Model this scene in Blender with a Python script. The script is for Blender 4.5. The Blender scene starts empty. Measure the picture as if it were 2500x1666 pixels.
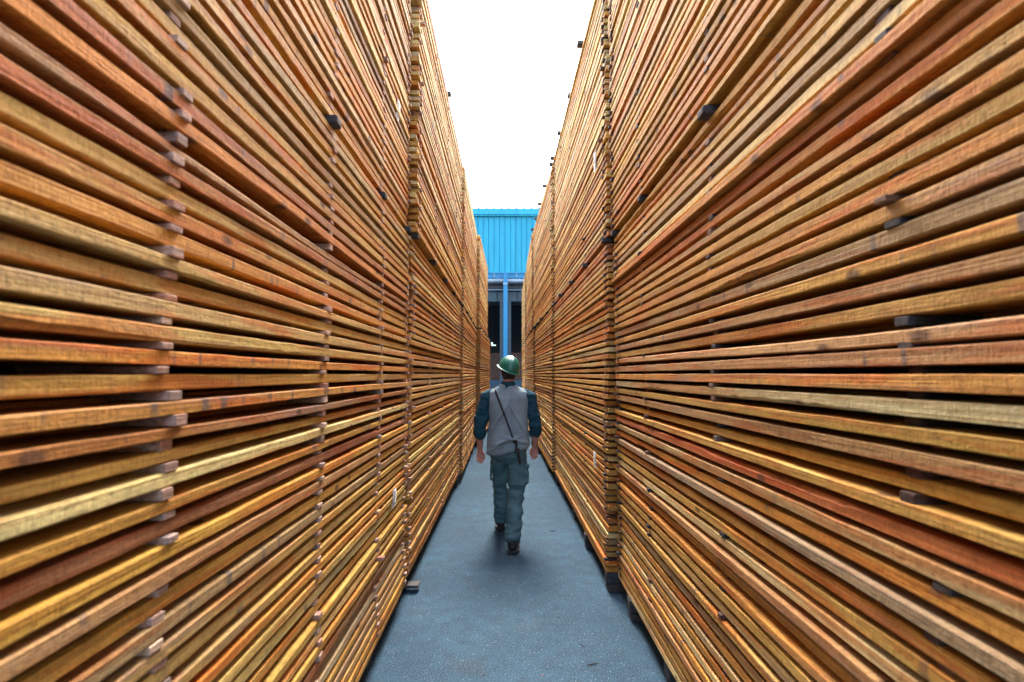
import bpy, bmesh, math, random
from mathutils import Vector, Matrix, noise
R = math.radians
sc = bpy.context.scene
C = bpy.data.collections.new('yard'); sc.collection.children.link(C)

# ------------------------------------------------------------------ camera, sky, sun, exposure
EYE = 1.70
FPX = 1180.0                                   # focal length in pixels of the 2500 wide photograph
cam_d = bpy.data.cameras.new('camera'); cam = bpy.data.objects.new('camera', cam_d); C.objects.link(cam)
cam.location = (0, 0, EYE); cam.rotation_euler = (R(90 + 3.93), 0, R(-0.58))
cam_d.sensor_width = 36; cam_d.lens = 36 * FPX / 2500; cam_d.clip_start = .02; cam_d.clip_end = 2000
cam_d.dof.use_dof = True; cam_d.dof.focus_distance = 4.6; cam_d.dof.aperture_fstop = 2.7
sc.camera = cam

SUN_EL, SUN_AZ = 58, 0                         # soft high sun ahead of the camera, over the far building
w = bpy.data.worlds.new('World'); sc.world = w; w.use_nodes = True
nt = w.node_tree; bg = nt.nodes['Background']
sky = nt.nodes.new('ShaderNodeTexSky'); sky.sky_type = 'NISHITA'; sky.sun_disc = False
sky.sun_elevation = R(SUN_EL); sky.sun_rotation = R(SUN_AZ); sky.air_density = 1.0; sky.dust_density = 5.0; sky.ozone_density = 1.0
hs = nt.nodes.new('ShaderNodeHueSaturation'); hs.inputs['Saturation'].default_value = .95
nt.links.new(sky.outputs[0], hs.inputs['Color']); nt.links.new(hs.outputs[0], bg.inputs[0]); bg.inputs[1].default_value = .15
sd = bpy.data.lights.new('sun', 'SUN'); sd.energy = .6; sd.angle = R(32); sd.color = (1, .97, .93)
sun = bpy.data.objects.new('sun', sd); C.objects.link(sun); sun.location = (0, 20, 30)
sun.rotation_euler = (R(-(90 - SUN_EL)), 0, R(-SUN_AZ))
sc.view_settings.view_transform = 'Standard'; sc.view_settings.look = 'None'
sc.view_settings.exposure = 3.08; sc.view_settings.gamma = 1.0
sc.render.engine = 'CYCLES'
sc.cycles.max_bounces = 8; sc.cycles.diffuse_bounces = 5; sc.cycles.use_denoising = True

# ------------------------------------------------------------------ helpers
def mesh(name, vs, fs, mat=None, smooth=False):
    me = bpy.data.meshes.new(name); me.from_pydata(vs, [], fs); me.update()
    if mat: me.materials.append(mat)
    if smooth: me.polygons.foreach_set('use_smooth', [True] * len(me.polygons))
    return me
def link(name, me, parent=None, loc=None, rz=0):
    o = bpy.data.objects.new(name, me); C.objects.link(o)
    if loc is not None: o.location = loc
    o.rotation_euler.z = rz
    if parent: o.parent = parent
    return o
def tag(o, label=None, cat=None, group=None, kind=None):
    if label: o['label'] = label
    if cat: o['category'] = cat
    if group: o['group'] = group
    if kind: o['kind'] = kind
    return o
def empty(name, loc=(0, 0, 0)): return link(name, None, loc=loc)
class MB:
    def __init__(s): s.v = []; s.f = []
    def raw(s, vs, fs):
        n = len(s.v); s.v += [tuple(v) for v in vs]; s.f += [tuple(i + n for i in f) for f in fs]
    def box(s, x0, x1, y0, y1, z0, z1, c=0.0, M=None):
        if c <= 0:
            vs = [(x, y, z) for z in (z0, z1) for y in (y0, y1) for x in (x0, x1)]
            fs = [(0, 2, 3, 1), (4, 5, 7, 6), (0, 1, 5, 4), (2, 6, 7, 3), (0, 4, 6, 2), (1, 3, 7, 5)]
        else:
            b = bmesh.new(); bmesh.ops.create_cube(b, size=1)
            for v in b.verts: v.co = ((x0 + x1) / 2 + v.co.x * (x1 - x0), (y0 + y1) / 2 + v.co.y * (y1 - y0), (z0 + z1) / 2 + v.co.z * (z1 - z0))
            bmesh.ops.bevel(b, geom=b.edges[:], offset=c, segments=2, affect='EDGES', profile=.5)
            b.verts.index_update(); vs = [v.co.copy() for v in b.verts]; fs = [[v.index for v in f.verts] for f in b.faces]; b.free()
        if M: vs = [M @ Vector(v) for v in vs]
        s.raw(vs, fs); return s
    def tube(s, pts, rad, n=12, cap=True, ell=None):
        """tapered round tube with rounded ends; ell=(ax, ay) stretches rings along two world directions"""
        P = [Vector(p) for p in pts]; rr = list(rad)
        if cap:
            d0 = (P[0] - P[1]).normalized(); d1 = (P[-1] - P[-2]).normalized()
            pre = [(P[0] + d0 * rr[0] * math.sin(a), rr[0] * math.cos(a)) for a in (1.45, 1.1, .7, .35)]
            post = [(P[-1] + d1 * rr[-1] * math.sin(a), rr[-1] * math.cos(a)) for a in (.35, .7, 1.1, 1.45)]
            P = [p for p, _ in pre] + P + [p for p, _ in post]; rr = [r for _, r in pre] + rr + [r for _, r in post]
        vs = []; fs = []; up = None
        for i, p in enumerate(P):
            t = (P[min(i + 1, len(P) - 1)] - P[max(i - 1, 0)]).normalized()
            if up is None: up = t.orthogonal().normalized()
            up = (up - t * up.dot(t)).normalized(); bi = t.cross(up)
            for k in range(n):
                a = 2 * math.pi * k / n; q = (up * math.cos(a) + bi * math.sin(a)) * rr[i]
                if ell: q = Vector((q.x * ell[0], q.y * ell[1], q.z))
                vs.append(p + q)
        for i in range(len(P) - 1):
            for k in range(n): a = i * n + k; b = i * n + (k + 1) % n; fs.append((a, b, b + n, a + n))
        fs.append(tuple(range(n - 1, -1, -1))); m = (len(P) - 1) * n; fs.append(tuple(m + k for k in range(n)))
        s.raw(vs, fs); return s
    def loft(s, rings, n=32, ex=2.0, open_ends=False):
        """horizontal super-ellipse rings (cx, cy, z, rx, ry[, tiltx, tilty])"""
        vs = []; fs = []
        for rg in rings:
            cx, cy, z, rx, ry = rg[:5]; tx, ty = (rg[5], rg[6]) if len(rg) > 5 else (0, 0)
            for k in range(n):
                a = 2 * math.pi * k / n; ca, sa = math.cos(a), math.sin(a)
                x = math.copysign(abs(ca) ** (2 / ex), ca) * rx; y = math.copysign(abs(sa) ** (2 / ex), sa) * ry
                vs.append((cx + x, cy + y, z + tx * x + ty * y))
        for i in range(len(rings) - 1):
            for k in range(n): a = i * n + k; b = i * n + (k + 1) % n; fs.append((a, b, b + n, a + n))
        if not open_ends:
            fs.append(tuple(range(n - 1, -1, -1))); m = (len(rings) - 1) * n; fs.append(tuple(m + k for k in range(n)))
        s.raw(vs, fs); return s
    def build(s, name, mat, parent=None, smooth=False, loc=None):
        return link(name, mesh(name, s.v, s.f, mat, smooth), parent, loc)
def remeshed(name, mb, voxel, mat, parent, smooth_it=4, fn=None):
    """join overlapping closed shapes into one continuous smooth skin; fn displaces vertices"""
    o = link(name, mesh(name, mb.v, mb.f))
    m = o.modifiers.new('r', 'REMESH'); m.mode = 'VOXEL'; m.voxel_size = voxel
    if smooth_it: s = o.modifiers.new('s', 'SMOOTH'); s.iterations = smooth_it; s.factor = .6
    dg = bpy.context.evaluated_depsgraph_get(); dg.update()
    me = bpy.data.meshes.new_from_object(o.evaluated_get(dg)); o.modifiers.clear(); o.data = me
    if fn:
        nrm = [v.normal.copy() for v in me.vertices]
        for v, nn in zip(me.vertices, nrm): v.co += nn * fn(v.co, nn)
        me.update()
    me.polygons.foreach_set('use_smooth', [True] * len(me.polygons))
    me.materials.clear(); me.materials.append(mat); o.parent = parent
    return o

# ------------------------------------------------------------------ materials
class NT:
    def __init__(s, name):
        s.m = bpy.data.materials.new(name); s.m.use_nodes = True; s.t = s.m.node_tree; s.b = s.t.nodes['Principled BSDF']
    def n(s, typ, **kw):
        nd = s.t.nodes.new(typ)
        for k, v in kw.items(): setattr(nd, k, v)
        return nd
    def l(s, a, b): s.t.links.new(a, b)
    def math(s, op, a, b=None, clamp=False):
        nd = s.n('ShaderNodeMath', operation=op, use_clamp=clamp)
        for i, x in enumerate((a, b)):
            if x is None: continue
            if isinstance(x, (int, float)): nd.inputs[i].default_value = x
            else: s.l(x, nd.inputs[i])
        return nd.outputs[0]
    def ramp(s, x, a, b, lo=0.0, hi=1.0):
        nd = s.n('ShaderNodeMapRange', clamp=True); s.l(x, nd.inputs[0])
        for i, v in enumerate((a, b, lo, hi)): nd.inputs[i + 1].default_value = v
        return nd.outputs[0]
    def mix(s, f, a, b, mode='MIX'):
        nd = s.n('ShaderNodeMix', data_type='RGBA', blend_type=mode)
        for i, x in ((0, f), (6, a), (7, b)):
            if isinstance(x, (int, float)): nd.inputs[i].default_value = x
            elif isinstance(x, tuple): nd.inputs[i].default_value = (*x, 1)
            else: s.l(x, nd.inputs[i])
        return nd.outputs[2]
    def noise(s, vec, scale, det=3, rough=.55, sc3=None, dist=0):
        if sc3:
            mp = s.n('ShaderNodeVectorMath', operation='MULTIPLY'); s.l(vec, mp.inputs[0]); mp.inputs[1].default_value = sc3; vec = mp.outputs[0]
        nd = s.n('ShaderNodeTexNoise'); s.l(vec, nd.inputs['Vector']); nd.inputs['Scale'].default_value = scale
        nd.inputs['Detail'].default_value = det; nd.inputs['Roughness'].default_value = rough; nd.inputs['Distortion'].default_value = dist
        return nd.outputs['Fac']
    def bump(s, h, dist, st=1.0):
        nd = s.n('ShaderNodeBump'); nd.inputs['Distance'].default_value = dist; nd.inputs['Strength'].default_value = st
        s.l(h, nd.inputs['Height']); s.l(nd.outputs[0], s.b.inputs['Normal'])
    def done(s, col=None, rough=.7, metal=0.0, spec=.5):
        if col is not None:
            if isinstance(col, tuple): s.b.inputs['Base Color'].default_value = (*col, 1)
            else: s.l(col, s.b.inputs['Base Color'])
        if isinstance(rough, (int, float)): s.b.inputs['Roughness'].default_value = rough
        else: s.l(rough, s.b.inputs['Roughness'])
        s.b.inputs['Metallic'].default_value = metal; s.b.inputs['Specular IOR Level'].default_value = spec
        return s.m

def wood_material():
    t = NT('sawn_fir')
    geo = t.n('ShaderNodeNewGeometry'); at = t.n('ShaderNodeAttribute', attribute_name='tint')
    seed = at.outputs['Alpha']
    cb = t.n('ShaderNodeCombineXYZ')
    t.l(t.math('MULTIPLY', seed, 37.0), cb.inputs[0]); t.l(t.math('MULTIPLY', seed, 91.0), cb.inputs[1]); t.l(t.math('MULTIPLY', seed, 53.0), cb.inputs[2])
    ad = t.n('ShaderNodeVectorMath', operation='ADD'); t.l(geo.outputs['Position'], ad.inputs[0]); t.l(cb.outputs[0], ad.inputs[1]); p = ad.outputs[0]
    grain = t.noise(p, 1, 4, .65, (60, 1.5, 130), .8)
    speck = t.noise(p, 1, 3, .7, (70, 45, 80))
    saw3 = t.noise(p, 1, 2, .5, (6, 70, 26), 1.5)
    grain2 = t.noise(p, 1, 2, .5, (20, .9, 42), .4)
    heart = t.noise(p, 1, 4, .6, (4, 1.3, 16), .9)
    saw = t.noise(p, 1, 3, .65, (10, 120, 14))
    saw2 = t.noise(p, 1, 4, .7, (14, 30, 22))
    blot = t.noise(p, 1, 3, .65, (30, 9, 60))
    dirt = t.noise(p, 1, 4, .6, (3, 4, 18))
    col = t.mix(t.ramp(heart, .51, .62, 0, .9), at.outputs['Color'], t.mix(1.0, at.outputs['Color'], (1.02, .60, .38), 'MULTIPLY'))
    col = t.mix(t.ramp(heart, .48, .34, 0, .8), col, t.mix(1.0, col, (1.14, 1.10, .95), 'MULTIPLY'))
    col = t.mix(t.ramp(grain, .40, .60, 0, .75), col, t.mix(1.0, col, (.56, .43, .33), 'MULTIPLY'))
    col = t.mix(t.ramp(grain2, .5, .7, 0, .5), col, t.mix(1.0, col, (.78, .55, .36), 'MULTIPLY'))
    col = t.mix(t.ramp(saw, .42, .62, 0, .14), col, t.mix(1.0, col, (1.35, 1.35, 1.40), 'MULTIPLY'))
    col = t.mix(t.ramp(saw2, .50, .68, 0, .34), col, t.mix(1.0, col, (.55, .50, .50), 'MULTIPLY'))
    col = t.mix(t.ramp(blot, .55, .70, 0, .42), col, t.mix(1.0, col, (.50, .42, .40), 'MULTIPLY'))
    col = t.mix(t.ramp(blot, .44, .30, 0, .35), col, t.mix(1.0, col, (1.35, 1.35, 1.30), 'MULTIPLY'))
    col = t.mix(t.ramp(speck, .57, .70, 0, .45), col, t.mix(1.0, col, (.42, .34, .30), 'MULTIPLY'))
    col = t.mix(t.ramp(saw3, .52, .62, 0, .35), col, t.mix(1.0, col, (.60, .52, .48), 'MULTIPLY'))
    # bluish black stain bands across some boards
    band = t.noise(p, 1, 2, .5, (.5, 17, 1.2)); msk = t.noise(p, 1, 1, .5, (1, .9, 9))
    st = t.math('MULTIPLY', t.ramp(band, .60, .66, 0, 1), t.ramp(msk, .56, .64, 0, .72))
    col = t.mix(st, col, (.075, .070, .075))
    # grey weathering
    gm = t.noise(p, 1, 2, .5, (1, .6, 11)); col = t.mix(t.math('MULTIPLY', t.ramp(gm, .58, .70, 0, .5), t.ramp(dirt, .4, .6, .4, 1)), col, (.25, .20, .165))
    # knots
    vm = t.n('ShaderNodeVectorMath', operation='MULTIPLY'); t.l(p, vm.inputs[0]); vm.inputs[1].default_value = (9, 7, 13)
    vo = t.n('ShaderNodeTexVoronoi'); t.l(vm.outputs[0], vo.inputs['Vector']); vo.inputs['Scale'].default_value = 1
    sp = t.n('ShaderNodeSeparateColor'); t.l(vo.outputs['Color'], sp.inputs[0])
    kn = t.math('MULTIPLY', t.ramp(vo.outputs['Distance'], .24, .12, 0, 1), t.ramp(sp.outputs[0], .19, .17, 0, 1))
    col = t.mix(t.math('MULTIPLY', kn, .85), col, (.10, .040, .016))
    t.l(geo.outputs['Position'], t.n('ShaderNodeVectorMath').inputs[0])
    h = t.math('ADD', t.math('MULTIPLY', saw, .8), t.math('ADD', grain, t.math('MULTIPLY', saw2, .7)))
    t.bump(t.math('SUBTRACT', h, speck), .005, .7)
    return t.done(col, .72, spec=.3)
WOOD = wood_material()

def concrete():
    t = NT('yard_concrete'); g = t.n('ShaderNodeNewGeometry'); p = g.outputs['Position']
    a = t.noise(p, 1.1, 5, .6); b = t.noise(p, 9, 4, .65); c = t.noise(p, 140, 3, .7); d = t.noise(p, .45, 3, .5)
    col = t.mix(t.ramp(a, .35, .65), (.024, .064, .104), (.055, .122, .180))
    col = t.mix(t.ramp(b, .38, .64, 0, .55), col, (.028, .045, .064))
    col = t.mix(t.ramp(c, .45, .60, 0, .5), col, (.016, .028, .042))
    col = t.mix(t.ramp(c, .50, .36, 0, .65), col, (.12, .18, .225))
    br = t.noise(p, 2.3, 4, .6); col = t.mix(t.ramp(br, .57, .72, 0, .2), col, (.085, .062, .050))
    for scl, th, cc, f in ((150, .22, (.22, .33, .40), .6), (61, .12, (.40, .50, .55), .8), (52, .10, (.012, .018, .022), .9), (17, .040, (.20, .07, .04), .8), (23, .045, (.40, .46, .48), .8)):
        v = t.n('ShaderNodeTexVoronoi'); t.l(p, v.inputs['Vector']); v.inputs['Scale'].default_value = scl
        s_ = t.n('ShaderNodeSeparateColor'); t.l(v.outputs['Color'], s_.inputs[0])
        k = t.math('MULTIPLY', t.ramp(v.outputs['Distance'], th * 1.5, th), t.ramp(s_.outputs[1], .22, .16))
        col = t.mix(t.math('MULTIPLY', k, f), col, cc)
    t.bump(t.math('ADD', c, t.math('MULTIPLY', b, .8)), .004, .6)
    return t.done(col, t.ramp(a, .3, .7, .82, .95), spec=.12)

def simple(name, col, rough=.6, metal=0, var=.25, scl=12, bump=0, spec=.5, sc3=None):
    t = NT(name); tc = t.n('ShaderNodeNewGeometry'); n_ = t.noise(tc.outputs['Position'], scl, 4, .6, sc3)
    c = t.mix(t.ramp(n_, .3, .7), tuple(x * (1 - var) for x in col), tuple(min(1, x * (1 + var)) for x in col))
    if bump: t.bump(n_, bump, .6)
    return t.done(c, rough, metal, spec)
M_CONC = concrete()
M_BUNK = simple('tarred_timber', (.035, .035, .038), .8, var=.5, scl=30, bump=.004)
M_GREYWOOD = simple('weathered_timber', (.075, .072, .072), .8, var=.35, scl=20, bump=.003, sc3=(2, 10, 20))

# ------------------------------------------------------------------ ground
g = MB(); N = 400.0
g.raw([(-N, -N, 0), (N, -N, 0), (N, N, 0), (-N, N, 0)], [(0, 1, 2, 3)])
tag(g.build('ground', M_CONC), kind='structure')

# ------------------------------------------------------------------ lumber
PITCH, T0, GAPB = .0541, .0335, .047
Z0 = .150; NL = 49; ZU = Z0 + NL * PITCH + GAPB - .021   # bottom of upper pack
WID = .145
# side, name, y0, y1, lower (x at y0, x at y1), upper, courses above, columns of spacers
PILES = [
 ('L', 'nearest left stack', -1.20, 3.70, (.762, .757), (.775, .770), 42, (.25, 1.12, 2.06, 2.94, 3.64)),
 ('L', 'second left stack', 3.76, 7.58, (.757, .735), (.716, .722), 42, None),
 ('L', 'third left stack', 7.68, 11.45, (.705, .732), (.700, .730), 42, None),
 ('L', 'fourth left stack', 11.56, 15.35, (.640, .545), (.668, .622), 42, None),
 ('R', 'nearest right stack', -1.00, 3.80, (.862, .850), (.845, .838), 42, (.10, 1.00, 1.97, 2.98, 3.73)),
 ('R', 'second right stack', 3.87, 7.62, (.787, .745), (.815, .752), 43, None),
 ('R', 'third right stack', 7.71, 11.45, (.725, .660), (.735, .625), 43, None),
 ('R', 'fourth right stack', 11.54, 15.30, (.630, .600), (.605, .610), 43, None),
 ('R', 'fifth right stack', 15.40, 19.20, (.590, .585), (.585, .585), 40, None),
]
TINTS = [('honey yellow', (.62, .385, .110), 24), ('orange', (.64, .305, .070), 20), ('amber', (.62, .335, .082), 24),
         ('reddish brown', (.48, .205, .065), 6), ('salmon pink', (.57, .325, .170), 7), ('pale straw', (.66, .460, .190), 12),
         ('greyish tan', (.44, .320, .190), 11), ('olive yellow', (.52, .340, .090), 4), ('pinkish brown', (.45, .275, .150), 6)]
TOPS = [('cream', (.80, .67, .37), 26), ('pale yellow', (.78, .62, .27), 26), ('silvery tan', (.62, .56, .40), 12), ('pale orange', (.76, .48, .19), 16), ('pinkish cream', (.72, .55, .35), 9)]  # paler board tints, with the brighter light of the upper packs painted in
def pick_tint(rng, upper, f=0.0):
    T_ = TOPS if rng.random() < (f if not upper else .35 + .45 * f) else TINTS  # share of pale tints grows with height, standing in for stronger light
    nm, c, _ = rng.choices(T_, [t[2] for t in T_])[0]
    k = rng.uniform(.88, 1.10); mean = (.78, .585, .315) if T_ is TOPS else (.60, .345, .115); c = [a * .84 + b * .16 for a, b in zip(c, mean)]; k *= 1.08 if upper else 1.02
    return nm, (c[0] * k, c[1] * k * 1.015 * rng.uniform(.97, 1.03), c[2] * k * .80 * rng.uniform(.90, 1.10))
def n1(t, sd): return noise.noise(Vector((t, sd * 7.13, sd * 3.7)))

def board_geo(y0, y1, xf0, xf1, sgn, z, T, rng, segs, wane=0, bow=0.0, rough=.0012, W=WID, sag=None, split=False):
    """one rough sawn board; front face at distance xf from the aisle axis on side sgn; returns verts (world), faces"""
    vs = []; sd = rng.uniform(0, 99); c0 = rng.uniform(.0015, .004); ph = rng.uniform(0, 6.3)
    wt = rng.random() < .5
    for i in range(segs + 1):
        u = i / segs; y = y0 + (y1 - y0) * u; xf = xf0 + (xf1 - xf0) * u
        dx = rough * 2.2 * n1(y * 5, sd) + .004 * n1(y * .6, sd + 5)
        zz = z + bow * math.sin(ph + u * 7.5) * math.sin(math.pi * min(1, max(0, u)))
        if sag: zz += sag[2] * math.exp(-((y - sag[0]) / sag[1]) ** 2)
        tt = T + rough * 1.3 * n1(y * 7, sd + 9)
        ct = c0 + rough * .4 * rng.uniform(-1, 1); cb = c0 + rough * .7 * rng.uniform(-1, 1)
        if wane:
            wv = max(0, n1(y * 1.1, sd + 4) + .12) * 2 * wane * (1 + .5 * n1(y * 16, sd + 6) + rng.uniform(-.35, .35))
            if wt: ct += wv
            else: cb += wv
        ct = min(max(ct, .0008), T * .38); cb = min(max(cb, .0008), T * .6)
        if ct + cb > T * .9: cb = T * .9 - ct
        x = xf + dx
        for d, h in ((cb * .9, 0), (0, cb), (0, tt - ct), (ct * .9, tt), (W, tt), (W, 0)):
            vs.append((sgn * (x + d), y, zz + h))
    fs = []
    for i in range(segs):
        for k in range(6): a = i * 6 + k; b = i * 6 + (k + 1) % 6; fs.append((a, b, b + 6, a + 6) if sgn > 0 else (a, a + 6, b + 6, b))
    fs.append(tuple(range(5, -1, -1))); m = segs * 6; fs.append(tuple(m + k for k in range(6)))
    return vs, fs
def colour(me, cols):
    a = me.color_attributes.new('tint', 'FLOAT_COLOR', 'POINT'); a.data.foreach_set('color', [x for c in cols for x in c])
# position in the photograph (2500 x 1666) of a world point, used only to choose which boards show largest
CR = cam.rotation_euler.to_matrix().transposed()
def proj(x, y, z):
    q = CR @ Vector((x, y, z - EYE))
    if q.z > -.15: return None
    return 1250 + FPX * q.x / -q.z, 833 - FPX * q.y / -q.z
def shown(y0, y1, xf0, xf1, sgn, z, T, n=16):
    tot = 0; pr = None
    for i in range(n + 1):
        u = i / n; x = sgn * (xf0 + (xf1 - xf0) * u); y = y0 + (y1 - y0) * u
        a = proj(x, y, z); b = proj(x, y, z + T)
        cur = None if a is None or b is None else (a, b)
        if cur and pr:
            mx = (cur[0][0] + pr[0][0]) / 2; my = (cur[0][1] + pr[0][1]) / 2
            if 0 < mx < 2500 and -10 < my < 1676:
                tot += abs(cur[0][0] - pr[0][0]) * (abs(cur[0][1] - cur[1][1]) + abs(pr[0][1] - pr[1][1])) / 2
        pr = cur
    return tot
UNITS = ['', 'first', 'second', 'third', 'fourth', 'fifth', 'sixth', 'seventh', 'eighth', 'ninth', 'tenth', 'eleventh', 'twelfth', 'thirteenth',
         'fourteenth', 'fifteenth', 'sixteenth', 'seventeenth', 'eighteenth', 'nineteenth']
def ordinal(n):
    if n < 20: return UNITS[n]
    t_, u = divmod(n, 10)
    return (['', '', 'twenti', 'thirti', 'forti', 'fifti'][t_] + 'eth') if u == 0 else ['', '', 'twenty', 'thirty', 'forty', 'fifty'][t_] + '-' + UNITS[u]

boards = []; sticks = []; inner = []
SPECIAL = {}   # (pile index, course) -> overrides
for pi, (side, pname, y0, y1, lo, up, nu, cols) in enumerate(PILES):
    rng = random.Random(100 + pi); sgn = -1 if side == 'L' else 1
    if cols is None: cols = tuple(y0 + k for k in (.06, .98, 1.92, 2.86, 3.66))
    PILES[pi] = (side, pname, y0, y1, lo, up, nu, cols)
    drift = [0.0] * len(cols)
    for ci in range(NL + nu):
        upper = ci >= NL; k = ci - NL if upper else ci
        z = (ZU if upper else Z0) + k * PITCH; xa, xb = up if upper else lo
        T = T0 + rng.uniform(-.002, .003)
        jx = rng.gauss(0, .005); x0, x1 = xa + jx + (.036 * k / NL if pi == 5 and not upper else 0), xb + jx + rng.gauss(0, .002)
        ya = y0 + (rng.uniform(-.035, .030) if rng.random() < .8 else rng.uniform(.0, .10)); yb = y1 + rng.uniform(-.030, .030)
        if rng.random() < .10: T -= .006
        nm, tint = pick_tint(rng, upper, (k / nu) if upper else .06)
        wane = rng.choice((.007, .012, .016)) if rng.random() < .09 else 0
        bow = rng.gauss(0, .0018) * (2.4 if rng.random() < .12 else 1)
        b = dict(pi=pi, ci=ci, upper=upper, y=(ya, yb), x=(x0, x1), z=z, T=T, tn=nm, tint=tint, wane=wane, bow=bow, sag=None, seed=rng.random())
        key = (pi, ci)
        if key == (0, 29): b.update(sag=(.75, .35, .004), tn='bright amber', tint=(.72, .34, .06), T=T0 - .002, wane=0)
        if key == (0, 28): b.update(sag=(.6, .4, -.004))
        if key == (0, 22): b.update(tn='bark-edged reddish brown', tint=(.38, .17, .075), wane=.024)
        if key == (0, 21): b.update(tn='bright yellow', tint=(.70, .42, .07))
        if key == (0, 38): b.update(tn='bowed tan', sag=(2.1, .75, -.016), wane=.018, tint=(.50, .30, .13))
        if key == (0, 39): b.update(sag=(1.6, .6, .006), tn='bright orange', tint=(.72, .29, .05))
        if key == (4, 22): b.update(tn='wavy red-edged', tint=(.60, .21, .06), wane=.026)
        if key == (4, 30): b.update(tn='pale', tint=(.66, .42, .19), sag=(3.6, .6, .010))
        if key == (4, 19): b.update(tn='grey mottled', tint=(.36, .27, .16))
        b['area'] = shown(ya, yb, x0, x1, sgn, z, T)
        boards.append(b)
        # deeper boards of the course; added rear rows stagger to block light leaking through
        yi0, yi1 = ya, yb
        for r in range(1, 11):
            inner.append((sgn, x0 + r * (WID + .006) + rng.uniform(0, .004), y0 + rng.uniform(-.03, .03), y1 + rng.uniform(-.03, .03), z + (rng.uniform(-.009, .009) if r < 8 else (r % 2) * PITCH / 2), T0, pick_tint(rng, upper)[1], rng.random(), x1 - x0))
        # spacer sticks resting on this course
        top_of_pack = (ci == NL - 1) or (ci == NL + nu - 1)
        if not top_of_pack:
            gap_z = z + T; gh = PITCH - T
            for cj, yc in enumerate(cols):
                drift[cj] = max(-.045, min(.045, drift[cj] + rng.gauss(0, .010)))
                if rng.random() < .04: drift[cj] = rng.uniform(-.06, .06)
                yy = yc + drift[cj]
                if cj == len(cols) - 1: yy = min(yy, yb - .03)
                if cj == 0: yy = max(yy, ya + .03)
                u = (yy - ya) / (yb - ya); xf = x0 + (x1 - x0) * u
                if side == 'L': pr = rng.uniform(-.002, .010) if rng.random() < (.94 if cj >= 2 else .75) else rng.uniform(-.05, -.006)
                else: pr = rng.uniform(-.006, .006) if rng.random() < .45 else rng.uniform(-.06, -.004)
                if cj in (0, len(cols) - 1): pr = rng.uniform(.004, .020) if rng.random() < .85 else -.01
                if rng.random() < .03: pr += rng.uniform(.01, .022)
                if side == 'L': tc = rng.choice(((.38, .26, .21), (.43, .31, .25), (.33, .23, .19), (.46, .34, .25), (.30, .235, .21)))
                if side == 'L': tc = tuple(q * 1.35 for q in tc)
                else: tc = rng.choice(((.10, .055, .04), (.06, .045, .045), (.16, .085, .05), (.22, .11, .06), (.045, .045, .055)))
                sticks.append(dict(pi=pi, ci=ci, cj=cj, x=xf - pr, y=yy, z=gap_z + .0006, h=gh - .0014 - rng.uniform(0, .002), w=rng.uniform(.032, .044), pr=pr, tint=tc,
                                   seed=rng.random(), rz=rng.uniform(-.05, .05), area=shown(yy - .022, yy + .022, xf, xf, sgn, gap_z, gh, 2) * (1 if pr > -.02 else .3)))

BCAP, SCAP = 298, 298
boards.sort(key=lambda b: -b['area'])
rest = MB(); rest_c = []
for bi, b in enumerate(boards):
    side, pname, y0, y1, lo, up, nu, cols = PILES[b['pi']]; sgn = -1 if side == 'L' else 1
    big = bi < BCAP; rng = random.Random(int(b['seed'] * 1e6))
    segs = (110 if b['pi'] in (0, 4) else 40) if big else 14
    vs, fs = board_geo(*b['y'], *b['x'], sgn, b['z'], b['T'], rng, segs, b['wane'], b['bow'], sag=b['sag'])
    if big:
        cy = (b['y'][0] + b['y'][1]) / 2; cx = sgn * (b['x'][0] + WID / 2)
        vs = [(x - cx, y - cy, z - b['z']) for x, y, z in vs]
        me = mesh('board', vs, fs, WOOD); colour(me, [(*b['tint'], b['seed'])] * len(vs))
        o = link('board', me, loc=(cx, cy, b['z']))
        k = b['ci'] - NL + 1 if b['upper'] else NL - b['ci']
        w_ = 'bark-edged ' if b['wane'] > .013 and 'edge' not in b['tn'] else ''
        tag(o, f"{w_}{b['tn']} board in {pname}, {ordinal(k)} {'above' if b['upper'] else 'below'} the block row", 'board', f"boards of the {pname}")
    else:
        rest.raw(vs, fs); rest_c += [(*b['tint'], b['seed'])] * len(vs)
for (sgn, xf, ya, yb, z, T, tint, sd, dxx) in inner:
    n0 = len(rest.v)
    rest.raw([(sgn * (xf + d + (dxx if y == yb else 0)), y, z + h) for y in (ya, yb) for d, h in ((0, 0), (0, T), (WID, T), (WID, 0))],
             [(0, 1, 5, 4), (1, 2, 6, 5), (2, 3, 7, 6), (3, 0, 4, 7), (0, 3, 2, 1), (4, 5, 6, 7)])
    rest_c += [(*tint, sd)] * (len(rest.v) - n0)
o = rest.build('stacked_boards', WOOD); colour(o.data, rest_c)
tag(o, 'far and inner boards of the lumber stacks on both sides of the aisle', 'boards', kind='stuff')

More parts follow.
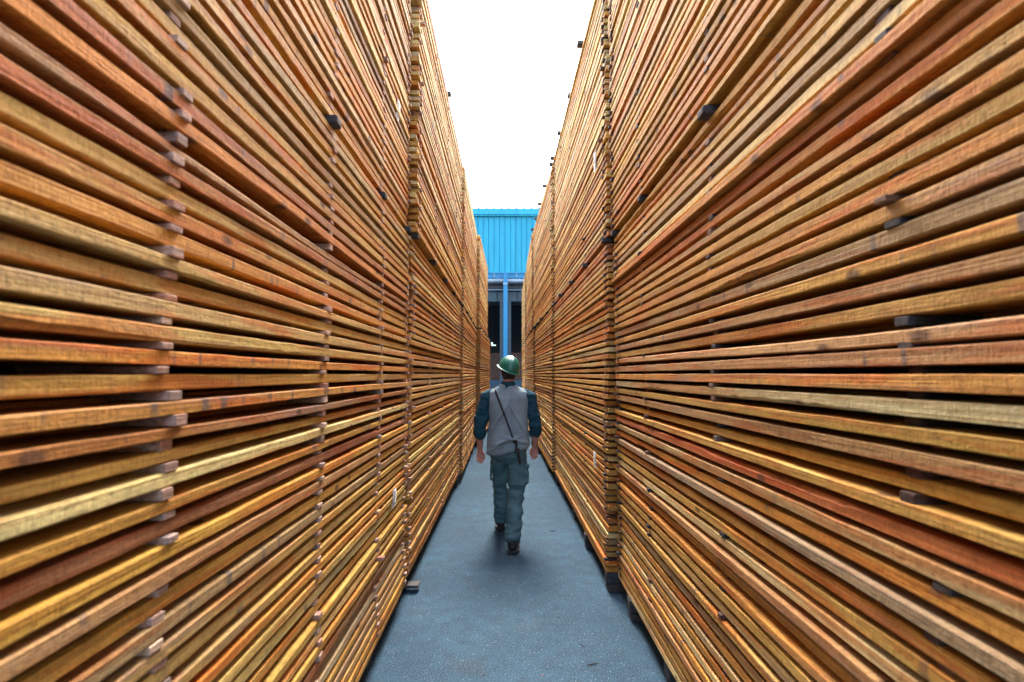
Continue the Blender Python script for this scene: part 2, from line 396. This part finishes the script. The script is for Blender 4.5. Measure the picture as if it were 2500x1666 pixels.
sticks.sort(key=lambda b: -b['area'])
rest = MB(); rest_c = []; MEC = {}
colname = ['hidden column', 'first column', 'second column', 'third column', 'end column']
for i, s in enumerate(sticks):
    side, pname = PILES[s['pi']][:2]; sgn = -1 if side == 'L' else 1
    mb = MB(); L = .30 if i < 2500 else .16; rg = random.Random(i)
    vs0 = MB().box(0, L, -s['w'] / 2, s['w'] / 2, 0, s['h'], .0022 if i < SCAP * 2 else 0)
    M = Matrix.Rotation(s['rz'], 4, 'Z')
    vs = []
    for v in vs0.v:
        q = M @ Vector(v); vs.append(((q.x) * sgn, q.y, q.z))
    fs = vs0.f if sgn > 0 else [f[::-1] for f in vs0.f]
    loc = (sgn * s['x'], s['y'], s['z'])
    if i < SCAP:
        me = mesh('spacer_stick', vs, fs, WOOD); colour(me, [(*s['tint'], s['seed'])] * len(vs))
        o = link('spacer_stick', me, loc=loc)
        up_ = s['ci'] >= NL; k = s['ci'] - NL + 1 if up_ else NL - 1 - s['ci']
        tag(o, f"{'pinkish grey' if side == 'L' else 'dark brown'} stick in {pname}, {colname[s['cj']]}, {ordinal(k)} gap {'above' if up_ else 'below'} block row", 'spacer stick', f"spacer sticks in the {pname}")
    else:
        rest.raw([(a + loc[0], b + loc[1], c + loc[2]) for a, b, c in vs], fs); rest_c += [(*s['tint'], s['seed'])] * len(vs)
o = rest.build('spacer_sticks', WOOD); colour(o.data, rest_c)
tag(o, 'thin spacer sticks between the courses of the farther stacks', 'spacer sticks', kind='stuff')

# ------------------------------------------------------------------ bearer blocks: under the stacks and between the two packs
def bearer(sgn, xface, y, z0, z1, wy, label, group, L=1.15, tilt=0, mat=M_BUNK):
    mb = MB().box(0, L, -wy / 2, wy / 2, 0, z1 - z0, .009)
    rg = random.Random(int(y * 997 + z0 * 31)); 
    vs = [(v[0] * sgn, v[1] + v[0] * tilt, v[2] + .002 * noise.noise(Vector((v[0] * 9, v[1] * 30, y)))) for v in mb.v]
    me = mesh('bearer_block', vs, mb.f if sgn > 0 else [f[::-1] for f in mb.f], mat)
    return tag(link('bearer_block', me, loc=(sgn * xface, y, z0)), label, 'bearer block', group)
for pi, (side, pname, y0, y1, lo, up, nu, cols) in enumerate(PILES):
    sgn = -1 if side == 'L' else 1; rng = random.Random(7 + pi)
    under = [y for y in cols]
    if pi == 4: under = [.2, 1.0, 1.95, 2.72, 3.47]
    for j, y in enumerate(under):
        u = (y - y0) / (y1 - y0); xl = lo[0] + (lo[1] - lo[0]) * u
        pr = rng.uniform(-.01, .03) if side == 'R' and pi <= 5 else rng.uniform(-.06, .02)
        if pi == 0: pr = -.03
        # two short pieces: a base pad and the bearer on it
        bearer(sgn, xl - pr + .012, y + rng.uniform(-.01, .01), .001, .062, rng.uniform(.10, .13), f"dark base block on the floor under {pname}, {ordinal(j + 1)} from its near end", 'floor blocks under the stacks')
        bearer(sgn, xl - pr, y, .064, Z0 - .002, rng.uniform(.085, .10), f"dark bearer block directly under the {pname}, {ordinal(j + 1)} from its near end", 'floor blocks under the stacks')
        u = (y - y0) / (y1 - y0); xu = up[0] + (up[1] - up[0]) * u; xm = min(xu, lo[0] + (lo[1] - lo[0]) * u)
        ztop = Z0 + (NL - 1) * PITCH + T0 + .004
        bearer(sgn, xm - rng.uniform(.004, .035), cols[j], ztop, ZU - .002, rng.uniform(.055, .08), f"black block between the packs of the {pname}, {ordinal(j + 1)} from its near end", 'blocks between the upper and lower packs', tilt=rng.uniform(-.02, .02))
        if side == 'R' and pi in (5, 6) or pi in (1,) and j in (2,):
            zt = ZU + (nu - 1) * PITCH + T0 + .005
            bearer(sgn, xu - rng.uniform(.03, .07), cols[j], zt, zt + .045, .075, f"small dark block on top of the {pname}, {ordinal(j + 1)} from its near end", 'blocks on top of the stacks', L=.4)
mb = MB().box(0, .5, -.045, .045, 0, .022, .002)
tag(link('floor_batten', mesh('floor_batten', mb.v, mb.f, M_GREYWOOD), loc=(-.855 - .20 + .10 + .30 - .01 - .0, 3.60, .126)), 'grey weathered batten poking out from under the second left stack', 'batten')
bpy.data.objects['floor_batten'].location = (-.69 - .5, 3.94, .035)

# ------------------------------------------------------------------ paper tags stapled to board faces
t = NT('tag_paper'); t.done((.80, .80, .80), .6); M_PAPER = t.m
t = NT('tag_ink'); t.done((.05, .05, .06), .6); M_INK = t.m
def paper(sgn, x, y, z, wy, hz, label, lean=0):
    root = link('paper_tag', None, loc=(sgn * x, y, z)); tag(root, label, 'paper tag', 'paper tags on the boards')
    mb = MB(); n = 6; vs = []; fs = []
    for th in (0, .0008):
        for i in range(n + 1):
            for j in (0, 1): vs.append((-sgn * (.002 + .006 * math.sin(i / n * 2.6) + th), (j - .5) * wy + lean * (i / n - .5) * hz, (i / n - .5) * hz))
    m = (n + 1) * 2
    for i in range(n):
        a = i * 2; fs += [(a, a + 1, a + 3, a + 2), (a + m, a + 2 + m, a + 3 + m, a + 1 + m), (a, a + 2, a + 2 + m, a + m), (a + 1, a + 1 + m, a + 3 + m, a + 3)]
    mb.raw(vs, fs); mb.build('sheet', M_PAPER, root, True)
    ink = MB()
    for i in range(5):
        zc = hz * (.34 - i * .11); xx = .002 + .006 * math.sin((zc / hz + .5) * 2.6) + .0016
        wv = wy * (.70 if i % 2 else .5); yo = lean * zc
        ink.box(-sgn * xx - .0002, -sgn * xx + .0002, yo - wv / 2, yo + wv / 2, zc - .0022, zc + .0022)
    for i in range(9):
        zc = -hz * .33; xx = .002 + .006 * math.sin((zc / hz + .5) * 2.6) + .0016; yo = lean * zc + (i - 4) * wy * .075
        ink.box(-sgn * xx - .0002, -sgn * xx + .0002, yo - .0018, yo + .0018, zc - .010, zc + .010)
    ink.build('printing', M_INK, root)
paper(-1, .752, 3.27, EYE - .815, .095, .115, 'small white printed tag on nearest left stack, low near its far end')
paper(-1, .775, 3.30, EYE + 1.86, .085, .150, 'white tag high on the nearest left stack, far above the block row', .2)
paper(1, .810, 4.30, EYE + 1.95, .11, .17, 'white tag high on second right stack, close to its near corner', -.1)
paper(1, .775, 4.28, EYE - .745, .11, .135, 'small white printed tag on second right stack, below knee of walker', -.1)

# ------------------------------------------------------------------ litter on the floor
rng = random.Random(5)
spots = [(-.32, 2.72, 'curled pale splinter lying on the left half of the floor', .06, 0), (.50, 2.95, 'long dark splinter on the floor beside the right stack', .07, .2),
         (.42, 2.62, 'thin dark twig nearest the camera on the right', .09, -.6), (.20, 2.85, 'short reddish chip on right part of floor', .022, .9),
         (.47, 3.15, 'thin brown sliver beyond the long dark splinter', .05, -.9), (-.13, 2.85, 'small round dark chip left of the aisle middle', .02, .4),
         (.27, 2.62, 'tiny red chip near the bottom of the picture', .016, 1.3), (.11, 4.05, 'tiny brown chip beside the walker shadow', .02, .3),
         (-.45, 4.35, 'tiny black chip left of the walking person', .02, 1.9), (.50, 5.35, 'thin twig on the floor right of the walking person', .08, .1),
         (-.02, 2.50, 'tiny dark flake at the very front of the floor', .02, 1.1), (.36, 3.5, 'small brown flake midway along right floor side', .025, 2.2)]
for x, y, lb, L, a in spots:
    mb = MB(); n = 5
    pts = [(math.cos(a) * L * (i / n - .5), math.sin(a) * L * (i / n - .5) + rng.uniform(-.15, .15) * L * .3, .003 + rng.uniform(0, .004)) for i in range(n + 1)]
    mb.tube(pts, [.0008] + [max(.002, L * .045)] * (n - 1) + [.0008], 6)
    c = (.34, .22, .12) if 'pale' in lb else (.30, .07, .03) if 'red' in lb else (.05, .035, .03)
    tag(mb.build('wood_splinter', simple('splinter_wood', c, .8), loc=(x, y, .001)), lb, 'splinter', 'splinters and chips on the floor')

# ------------------------------------------------------------------ blue metal building
def blue_metal():
    t = NT('blue_sheet_metal'); g = t.n('ShaderNodeNewGeometry'); a = t.noise(g.outputs['Position'], 1, 3, .6, (3, 1, .5)); b = t.noise(g.outputs['Position'], 6, 3)
    c = t.mix(t.ramp(a, .35, .65), (.012, .33, .44), (.018, .41, .53)); c = t.mix(t.ramp(b, .6, .75, 0, .3), c, (.10, .45, .62))
    return t.done(c, .45, 0, .5)
M_BLUE = blue_metal(); M_BLUE2 = simple('blue_painted_steel', (.010, .20, .36), .4, var=.15)
M_STEEL = simple('galvanised_steel', (.25, .31, .34), .35, .6, .3, 3); M_DARK = simple('dark_steel', (.05, .055, .06), .7, var=.4, scl=4)
M_CONCCOL = simple('grey_concrete_column', (.060, .085, .092), .8, var=.3, scl=5, sc3=(3, 3, .6))
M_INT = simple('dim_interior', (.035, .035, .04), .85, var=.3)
YB = 26.0; k_ = YB / FPX
def bx(px): return (px - 1238) * k_
def bz(py): return EYE + (914 - py) * k_
root = empty('metal_building', (0, YB, 0)); tag(root, 'bright blue corrugated metal building with dark open bays across the aisle end', 'building')
W2 = 18.0
mb = MB()                                                     # ribbed wall panel
zt, zb = bz(520), bz(664); prof = []; x = -W2; rp = .298
while x < W2:
    prof += [(x, 0), (x + rp * .06, -.05), (x + rp * .12, -.05), (x + rp * .18, .0), (x + rp * .42, 0), (x + rp * .43, .018), (x + rp * .45, .018), (x + rp * .46, 0), (x + rp * .70, 0), (x + rp * .71, .018), (x + rp * .73, .018), (x + rp * .74, 0), (x + rp * .93, 0), (x + rp * .94, .05), (x + rp * .985, .05)]; x += rp
vs = [(a, b, z) for z in (zb, zt) for a, b in prof]; n = len(prof)
fs = [(i, i + 1, i + 1 + n, i + n) for i in range(n - 1)]; mb.raw(vs, fs); mb.box(-W2, W2, .06, .14, zb, zt); mb.build('wall_panel', M_BLUE, root)
mb = MB().box(-W2 - .2, W2 + .2, -.20, .10, bz(519.5), bz(504.5), .01); mb.box(-W2 - .2, W2 + .2, -.14, -.05, bz(522.5), bz(519.6)); mb.build('fascia', M_BLUE, root)
mb = MB(); x = -W2
while x < W2: mb.box(x, x + .11, -.24, 14, bz(504.4), bz(502.4)); x += .41
mb.box(-W2 - .2, W2 + .2, -.19, 14, bz(504.45) - .10, bz(504.45) - .012); mb.build('roof', M_BLUE, root)
mb = MB().box(-W2, W2, -.10, .14, bz(666.5), bz(664.2)); mb.box(-W2, W2, -.04, .14, bz(676), bz(666.6)); mb.box(-W2, W2, -.10, .14, bz(678), bz(676.1)); mb.build('eave_beam', M_BLUE2, root)
mb = MB()
for i in range(-15, 16):
    if abs(i * 1.2) < W2: mb.box(i * 1.2 + .48, i * 1.2 + .52, -.13, -.101, bz(676), bz(665))
mb.build('bracket', M_STEEL, root)
MB().tube([(-W2, -.02, bz(685)), (0, -.02, bz(685)), (W2, -.02, bz(685))], [.145] * 3, 20).build('duct_pipe', M_STEEL, root, True)
MB().box(-W2, W2, .25, .5, bz(702), bz(690)).build('recessed_beam', M_DARK, root)  # dark beam set back behind the duct pipe
mb = MB().tube([(-W2, .05, bz(706.5)), (0, .05, bz(706.5)), (W2, .05, bz(706.5))], [.03] * 3, 10); mb.build('thin_pipe', M_STEEL, root, True)
mb = MB()
for i in range(-16, 17): mb.box(i * 1.1 - .53, i * 1.1 + .53, .30, .42, bz(733), bz(709))
mb.build('lintel', M_CONCCOL, root)
# blue I-column with a pale column behind it
for cx in (bx(1234), bx(1234) - 7.6, bx(1234) + 7.6):
    mb = MB().box(cx - .11, cx + .11, -.42, -.40, 0, bz(666)); mb.box(cx - .012, cx + .012, -.40, -.22, 0, bz(666)); mb.box(cx - .11, cx + .11, -.22, -.20, 0, bz(666)); mb.build('column', M_BLUE2, root)
    MB().box(cx - .13, cx + .13, -.44, -.18, bz(697), bz(693), .01).build('clamp', M_STEEL, root)
    mb = MB().box(cx - .30, cx - .13, .0, .2, 0, bz(733) - .003); mb.box(cx + .13, cx + .30, .0, .2, 0, bz(733) - .003); mb.box(cx - .129, cx + .129, .06, .2, 0, bz(733) - .003); mb.build('jamb', M_CONCCOL, root)
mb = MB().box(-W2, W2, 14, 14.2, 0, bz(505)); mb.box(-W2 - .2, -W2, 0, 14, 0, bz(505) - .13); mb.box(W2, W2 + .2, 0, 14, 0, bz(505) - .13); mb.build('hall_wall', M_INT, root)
mb = MB()
for i in range(9): mb.box(-W2, W2, 1.3 + i * 1.4, 1.4 + i * 1.4, 7.2, 7.4)
for i in range(-6, 7): mb.box(i * 2.8 - .08, i * 2.8 + .08, .6, 14, 6.9, 7.19)
mb.build('roof_truss', simple('dusty_steel', (.11, .13, .15), .7), root)
# stacks of packed timber in the dark hall
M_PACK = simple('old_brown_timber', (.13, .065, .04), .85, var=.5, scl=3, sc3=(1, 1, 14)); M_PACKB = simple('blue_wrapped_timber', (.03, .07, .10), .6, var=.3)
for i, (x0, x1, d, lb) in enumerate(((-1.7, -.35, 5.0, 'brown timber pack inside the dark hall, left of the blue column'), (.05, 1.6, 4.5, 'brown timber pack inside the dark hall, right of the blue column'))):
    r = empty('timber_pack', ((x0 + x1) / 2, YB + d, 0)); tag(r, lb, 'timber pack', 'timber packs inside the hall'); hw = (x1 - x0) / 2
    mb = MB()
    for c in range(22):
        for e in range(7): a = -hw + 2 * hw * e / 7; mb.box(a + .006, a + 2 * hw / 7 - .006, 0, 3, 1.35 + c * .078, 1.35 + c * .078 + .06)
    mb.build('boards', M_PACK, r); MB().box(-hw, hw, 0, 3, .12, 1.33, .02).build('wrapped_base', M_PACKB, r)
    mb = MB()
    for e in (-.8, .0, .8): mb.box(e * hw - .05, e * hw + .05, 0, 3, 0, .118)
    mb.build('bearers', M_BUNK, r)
# lit lamp in the hall
t = NT('lamp_glow'); t.b.inputs['Emission Color'].default_value = (.55, 1, .85, 1); t.b.inputs['Emission Strength'].default_value = .35; M_GLOW = t.done((.8, .9, .85), .4)
lx = (1201 - 1238) / FPX * (YB + 4); lz = EYE + (914 - 839) / FPX * (YB + 4)
r = empty('hall_lamp', (lx, YB + 4, lz)); tag(r, 'small greenish white lamp glowing inside the dark hall', 'lamp')
MB().tube([(0, 0, -.02), (0, 0, .02)], [.05, .05], 12).build('bulb', M_GLOW, r, True)
MB().box(-.02, .24, -.03, .03, -.14, -.09, .005).build('tube', M_GLOW, r)
MB().tube([(0, 0, .07), (0, 0, 7.2 - lz)], [.008, .008], 6, False).build('cord', M_DARK, r)

# ------------------------------------------------------------------ person walking away
def cloth(name, col, var=.15, scl=90, bmp=.0015, rough=.9, plaid=None):
    t = NT(name); g = t.n('ShaderNodeNewGeometry'); p = g.outputs['Position']; a = t.noise(p, scl, 3, .6); b = t.noise(p, 7, 3, .5)
    c = t.mix(t.ramp(b, .35, .65), tuple(x * (1 - var) for x in col), tuple(x * (1 + var) for x in col))
    c = t.mix(t.ramp(a, .3, .7, 0, .25), c, tuple(x * .6 for x in col))
    if plaid:
        s = t.n('ShaderNodeSeparateXYZ'); t.l(p, s.inputs[0])
        for ax, f in ((2, 150), (0, 170)):
            sn = t.math('SINE', t.math('MULTIPLY', s.outputs[ax], f)); c = t.mix(t.ramp(sn, .75, .95, 0, .45), c, plaid)
    t.bump(a, bmp, .5); return t.done(c, rough, spec=.2)
M_SKIN = simple('skin', (.42, .20, .15), .55, var=.12, scl=40); M_VEST = cloth('beige_vest_cloth', (.22, .295, .335))
M_SHIRT = cloth('navy_plaid_shirt', (.012, .055, .085), plaid=(.016, .075, .11)); M_PANTS = cloth('work_trouser_cloth', (.080, .165, .190), .25)
M_BLACK = simple('black_leather', (.012, .012, .014), .55, var=.3); M_HAIR = simple('dark_hair', (.018, .013, .011), .8, var=.4, scl=200)
t = NT('green_helmet_plastic'); t.b.inputs['Coat Weight'].default_value = .4; M_HAT = t.done((.003, .145, .098), .38)
PX, PY = .012, 5.05
per = empty('person', (PX, PY, 0)); tag(per, 'person in green hard hat, beige vest and work trousers walking away down the aisle', 'person')
def nz(v, s, o=0): return noise.noise(Vector((v.x * s[0] + o, v.y * s[1] + o * 1.7, v.z * s[2] - o)))
LH, RH = Vector((-.085, 0, .93)), Vector((.090, 0, .93)); LK, RK = Vector((-.083, .28, .52)), Vector((.088, -.03, .51))
LA, RA = Vector((-.075, .40, .105)), Vector((.040, -.30, .125))
LS, RS = Vector((-.222, 0, 1.465)), Vector((.222, 0, 1.465)); LE, RE = Vector((-.290, -.045, 1.17)), Vector((.284, -.04, 1.18))
LW, RW = Vector((-.292, .03, .925)), Vector((.275, .07, .955))
HC = Vector((.005, .03, 1.735))
b = MB()
b.loft([(0, 0, .86, .15, .10), (0, 0, .98, .155, .105), (0, -.005, 1.12, .14, .10), (0, 0, 1.28, .165, .11), (0, 0, 1.42, .175, .11), (0, 0, 1.50, .14, .09), (0, .01, 1.55, .07, .07)], 28)
b.tube([(0, .0, 1.50), (0, .015, 1.60), (.003, .03, 1.68)], [.062, .056, .056])
for S, E, Wr in ((LS, LE, LW), (RS, RE, RW)):
    b.tube([S, S.lerp(E, .4), E], [.052, .048, .040]); b.tube([E, E.lerp(Wr, .3), Wr], [.040, .042, .028])
for H, K, A in ((LH, LK, LA), (RH, RK, RA)):
    b.tube([H, H.lerp(K, .5), K], [.085, .075, .055]); b.tube([K, K.lerp(A, .3), A], [.053, .056, .038]); b.tube([A + Vector((0, -.02, -.04)), A + Vector((0, .13, -.06))], [.036, .030])
# head with face (turned away)
hd = [(z, r, q, yo) for z, r, q, yo in ((-.125, .030, .035, .045), (-.105, .050, .055, .035), (-.07, .062, .078, .02), (-.03, .070, .092, .005), (.02, .075, .098, 0), (.06, .073, .094, 0), (.09, .060, .078, 0), (.115, .030, .04, 0))]
b.loft([(HC.x, HC.y + yo, HC.z + z, r, q) for z, r, q, yo in hd], 28)
b.tube([HC + Vector((0, .092, .01)), HC + Vector((0, .112, -.03)), HC + Vector((0, .100, -.04))], [.010, .014, .012])   # nose
b.tube([HC + Vector((-.022, .088, -.068)), HC + Vector((0, .095, -.068)), HC + Vector((.022, .088, -.068))], [.005, .007, .005])   # lips
for s in (-1, 1):
    b.tube([HC + Vector((s * .030, .082, .020)), HC + Vector((s * .034, .084, .020))], [.012, .012])
    b.tube([HC + Vector((s * .076, -.004, .018)), HC + Vector((s * .084, -.010, .0)), HC + Vector((s * .077, -.002, -.028))], [.011, .014, .009], ell=(.6, 1))  # ears
def hand(b, W, s):
    """palm faces the camera (back), thumb on the inner side; s=-1 left"""
    f = lambda x, y, z: W + Vector((x * -s * .90, y, z * .92))     # +x = towards the body
    b.tube([f(0, 0, .02), f(0, 0, -.02)], [.027, .027], ell=(1, .75))
    for k in range(4): xx = .030 - k * .020; b.tube([f(xx * .55, 0, -.015), f(xx, -.004, -.085)], [.015, .0125], ell=(1, .95))
    ln = (.040, .045, .042, .033)
    for k in range(4):
        xx = .030 - k * .020; L = ln[k]; p0 = f(xx, -.004, -.085); cu = .35 + .12 * k
        L *= .88; p = [p0]; a = cu
        for j, m in enumerate((1, .68, .55)):
            q = p[-1] + Vector((0, -math.sin(a) * L * m, -math.cos(a) * L * m)); p.append(q); a += .55
        b.tube(p, [.0105, .0098, .0090, .0078], 10)
    b.tube([f(.020, -.004, -.018), f(.044, -.014, -.050), f(.052, -.022, -.078), f(.050, -.030, -.102)], [.015, .0125, .0110, .0085], 10)
hand(b, LW, -1); hand(b, RW, 1)
body = remeshed('body', b, .0055, M_SKIN, per, 2)

# trousers
def legm(H, K, A, hem, s):
    m = MB(); out = []
    prof = [(H + Vector((s * .010, 0, .10)), .092), (H, .107), (H.lerp(K, .35), .100), (H.lerp(K, .7), .090), (K, .083), (K.lerp(A, .3), .080), (K.lerp(A, .6), .078), (K.lerp(A, .86), .080), (K.lerp(A, hem), .078)]
    return m.tube([p for p, _ in prof], [r for _, r in prof], 24)
tr = MB()
for H, K, A, s, hm in ((LH, LK, LA, -1, .93), (RH, RK, RA, 1, .93)):
    q = legm(H, K, A, hm, s); q.v = [(x, y, z) for x, y, z in q.v]; tr.raw(q.v, q.f)
tr.loft([(0, .0, .80, .13, .10), (0, -.01, .86, .185, .128), (0, -.01, .95, .190, .128), (0, 0, 1.02, .180, .115)], 32, 2.3)
tr.box(.165, .205, -.09, .045, .60, .77, .012); tr.box(.168, .212, -.10, .05, .755, .785, .008)       # cargo pocket and flap
tr.box(-.190, -.168, -.02, .11, .60, .76, .012)
def fold(v, n_):
    z = v.z; kn = math.exp(-((z - .50) / .17) ** 2) + .9 * math.exp(-((z - .18) / .10) ** 2) + .6 * math.exp(-((z - .82) / .08) ** 2)
    return .032 * kn * (nz(v, (5, 5, 17), 3) ) + .010 * nz(v, (9, 9, 9), 8) + .013 * kn * nz(v, (11, 11, 38), 1)
remeshed('trousers', tr, .008, M_PANTS, per, 5, fold)
# shirt: sleeves rolled below the elbow, collar
sh = MB()
for S, E, Wr, cz in ((LS, LE, LW, .30), (RS, RE, RW, .24)):
    E2 = E.lerp(Wr, cz)
    sh.tube([S + Vector((-.05 if S.x > 0 else .05, 0, .02)), S, S.lerp(E, .35), S.lerp(E, .75), E, E2], [.070, .076, .070, .066, .066, .058], 22)
    sh.tube([E.lerp(Wr, cz - .14), E2 + (Wr - E).normalized() * .008], [.064, .060], 20)
sh.loft([(0, 0, 1.10, .16, .11), (0, 0, 1.3, .17, .115), (0, 0, 1.46, .165, .105), (0, .0, 1.52, .11, .085), (0, .008, 1.57, .074, .074), (0, .012, 1.625, .070, .070)], 28)
def shf(v, n_): return .016 * nz(v, (8, 8, 15), 5) * (1.2 if v.z < 1.32 else .6) + .007 * nz(v, (20, 20, 28), 2)
remeshed('shirt', sh, .007, M_SHIRT, per, 3, shf)
# vest
ve = MB()
ve.loft([(-.002, -.005, .905, .200, .152, .20, 0), (0, -.005, .93, .222, .162, .19, 0), (0, -.006, 1.00, .222, .160), (0, -.006, 1.10, .208, .146), (0, -.004, 1.24, .204, .140), (0, 0, 1.36, .214, .140), (0, 0, 1.45, .222, .132), (0, 0, 1.515, .214, .105), (0, .003, 1.548, .165, .085), (0, .006, 1.575, .10, .07), (0, .008, 1.590, .075, .06)], 44, 2.25)
def vf(v, n_):
    d = .012 * nz(v, (8, 8, 3.2), 4) + .006 * nz(v, (14, 14, 9), 7)
    if v.y < 0:
        d += -.020 * math.exp(-((v.x - .015) / .022) ** 2) * math.exp(-((v.z - 1.36) / .12) ** 2)                       # centre crease
        for x0, z0, sl, a in ((-.02, 1.03, .30, .020), (.08, 1.035, -.28, .022), (-.10, .99, .75, .015), (-.09, 1.26, 1.5, .010), (.11, 1.22, -1.7, .010)):
            dist = (v.z - z0 - sl * (v.x - x0)) / math.sqrt(1 + sl * sl); along = v.x - x0
            d += a * math.exp(-(dist / .014) ** 2) * math.exp(-(along / .10) ** 2) - a * .8 * math.exp(-((dist + .022) / .012) ** 2) * math.exp(-(along / .10) ** 2)
    return d
remeshed('vest', ve, .007, M_VEST, per, 3, vf)
# hair
hb = MB().loft([(HC.x, HC.y - .016, HC.z - .085, .060, .062), (HC.x, HC.y - .014, HC.z - .05, .071, .086), (HC.x, HC.y - .010, HC.z + .0, .078, .096), (HC.x, HC.y - .006, HC.z + .05, .079, .098), (HC.x, HC.y, HC.z + .10, .060, .075)], 26)
hb.v = [(x, min(y, HC.y + .045), z) for x, y, z in hb.v]
remeshed('hair', hb, .006, M_HAIR, per, 2, lambda v, n_: .003 * nz(v, (60, 60, 60)))
# boots
for A, s in ((LA, -1), (RA, 1)):
    bt = MB(); gz = .002; yaw = s * -.06
    bt.tube([(A.x, A.y - .01, .12), (A.x, A.y - .012, .09)], [.045, .050], 18)
    bt.tube([(A.x, A.y - .015, .062), (A.x, A.y + .06, .060), (A.x - yaw * .5, A.y + .14, .046), (A.x - yaw * .8, A.y + .185, .040)], [.050, .052, .048, .036], 18, ell=(.92, 1))
    bo = remeshed('boot', bt, .006, M_BLACK, per, 2)
    so = MB(); n = 20; pts = []
    for k in range(n):
        a = 2 * math.pi * k / n; pts.append((A.x - yaw * .3 + .052 * math.cos(a), A.y + .07 + .155 * math.sin(a)))
    so.raw([(x, y, z) for z in (gz, .028) for x, y in pts], [tuple(range(n - 1, -1, -1)), tuple(range(n, 2 * n))] + [(k, (k + 1) % n, (k + 1) % n + n, k + n) for k in range(n)])
    so.box(A.x - .045, A.x + .045, A.y - .075, A.y - .01, gz, .035, .006)
    so.build('sole', simple('black_rubber', (.02, .02, .022), .8), bo)
# hard hat, tipped a little to the right and turned
hat = MB(); n = 48; rings = []
for i in range(15):
    a = i / 14 * math.pi / 2; rings.append((math.cos(a), math.sin(a)))
vs = []
for ca, sa in rings:
    for k in range(n):
        an = 2 * math.pi * k / n; x = .112 * ca ** .92 * math.cos(an); y = .136 * ca ** .92 * math.sin(an); z = .135 * sa ** .95
        if ca > .05: z += .007 * math.exp(-(x / .016) ** 2) * (1 if sa > .25 else sa * 4) + .004 * (math.exp(-((abs(x) - .042) / .008) ** 2)) * min(1, sa * 2)
        vs.append(Vector((x, y, z)))
fs = [(i * n + k, i * n + (k + 1) % n, (i + 1) * n + (k + 1) % n, (i + 1) * n + k) for i in range(14) for k in range(n)]; fs.append(tuple(14 * n + k for k in range(n)))
hat.raw(vs, fs)
Mh = Matrix.Translation(HC + Vector((0, -.004, .022))) @ Matrix.Rotation(R(19), 4, 'Y') @ Matrix.Rotation(R(12), 4, 'X') @ Matrix.Rotation(R(22), 4, 'Z')
def tm(mb): mb.v = [tuple(Mh @ Vector(v)) for v in mb.v]; return mb
ho = tm(hat).build('hard_hat', M_HAT, per, True)
br = MB(); vs = []
for (r0, z0) in ((.985, .004), (1.10, -.010), (1.115, -.013), (1.10, -.017), (.97, -.006)):
    for k in range(n):
        an = 2 * math.pi * k / n; fr = max(0, math.sin(an)) ** 3; e = r0 + (r0 - .985) * 2.6 * fr if r0 > 1 else r0
        vs.append((  .112 * e * math.cos(an), .136 * e * math.sin(an), z0 - .012 * fr * (r0 > 1)))
br.raw(vs, [(i * n + k, i * n + (k + 1) % n, (i + 1) % 5 * n + (k + 1) % n, (i + 1) % 5 * n + k) for i in range(5) for k in range(n)])
tm(br).build('brim', M_HAT, ho, True)
# strap over left shoulder to right hip, belt, pouch, watch
def ribbon(name, pts, wdt, thk, mat, up=Vector((0, 0, 1))):
    mb = MB(); P = [Vector(p) for p in pts]; vs = []; fs = []
    for i, p in enumerate(P):
        t_ = (P[min(i + 1, len(P) - 1)] - P[max(i - 1, 0)]).normalized(); nn = Vector((p.x * .35, p.y if abs(p.y) > .01 else -.01, 0)).normalized(); sd_ = t_.cross(nn).normalized(); nn = sd_.cross(t_)
        for a, c in ((-1, -1), (1, -1), (1, 1), (-1, 1)): vs.append(p + sd_ * a * wdt / 2 + nn * c * thk / 2)
    for i in range(len(P) - 1):
        for k in range(4): a = i * 4 + k; b_ = i * 4 + (k + 1) % 4; fs.append((a, b_, b_ + 4, a + 4))
    fs += [(3, 2, 1, 0), tuple(len(vs) - 4 + k for k in range(4))]; mb.raw(vs, fs); return mb.build(name, mat, per)
vest = [c for c in per.children if c.name == 'vest'][0]
from mathutils.bvhtree import BVHTree
bv = BVHTree.FromPolygons([v.co.copy() for v in vest.data.vertices], [tuple(p.vertices) for p in vest.data.polygons])
pts = []
for i in range(22):
    u = i / 21; x = -.145 + (.075 + .145) * u ** .95; z = 1.555 + (.985 - 1.555) * u
    h = bv.ray_cast(Vector((x, -1, z)), Vector((0, 1, 0)))
    pts.append((x, (h[0].y if h[0] else -.09) - .004, z))
pts = [(-.148, .02, 1.566), (-.147, -.03, 1.567)] + pts
ribbon('shoulder_strap', pts, .021, .004, M_BLACK)
be = MB(); vs = []; n = 40
for z, o_ in ((.925, 0), (.965, 0), (.965, .012), (.925, .012)):
    for k in range(n): a = 2 * math.pi * k / n; vs.append(((.196 - o_) * math.cos(a), -.01 + (.138 - o_) * math.sin(a), z + .0))
be.raw(vs, [(i * n + k, i * n + (k + 1) % n, (i + 1) % 4 * n + (k + 1) % n, (i + 1) % 4 * n + k) for i in range(4) for k in range(n)]); be.build('belt', M_BLACK, per, True)
po = MB().box(.062, .112, -.184, -.152, .922, .965, .008); po.box(.070, .092, -.178, -.158, .965, 1.045, .005); po.build('pouch', M_BLACK, per)
MB().tube([(.100, -.168, .93), (.108, -.172, .87), (.118, -.165, .815)], [.014, .016, .012], 12).build('pouch_strap', M_BLACK, per, True)
wt = MB().tube([RW + Vector((0, 0, .018)), RW + Vector((0, 0, .044))], [.034, .036], 20); wt.build('wristwatch', M_BLACK, per, True)
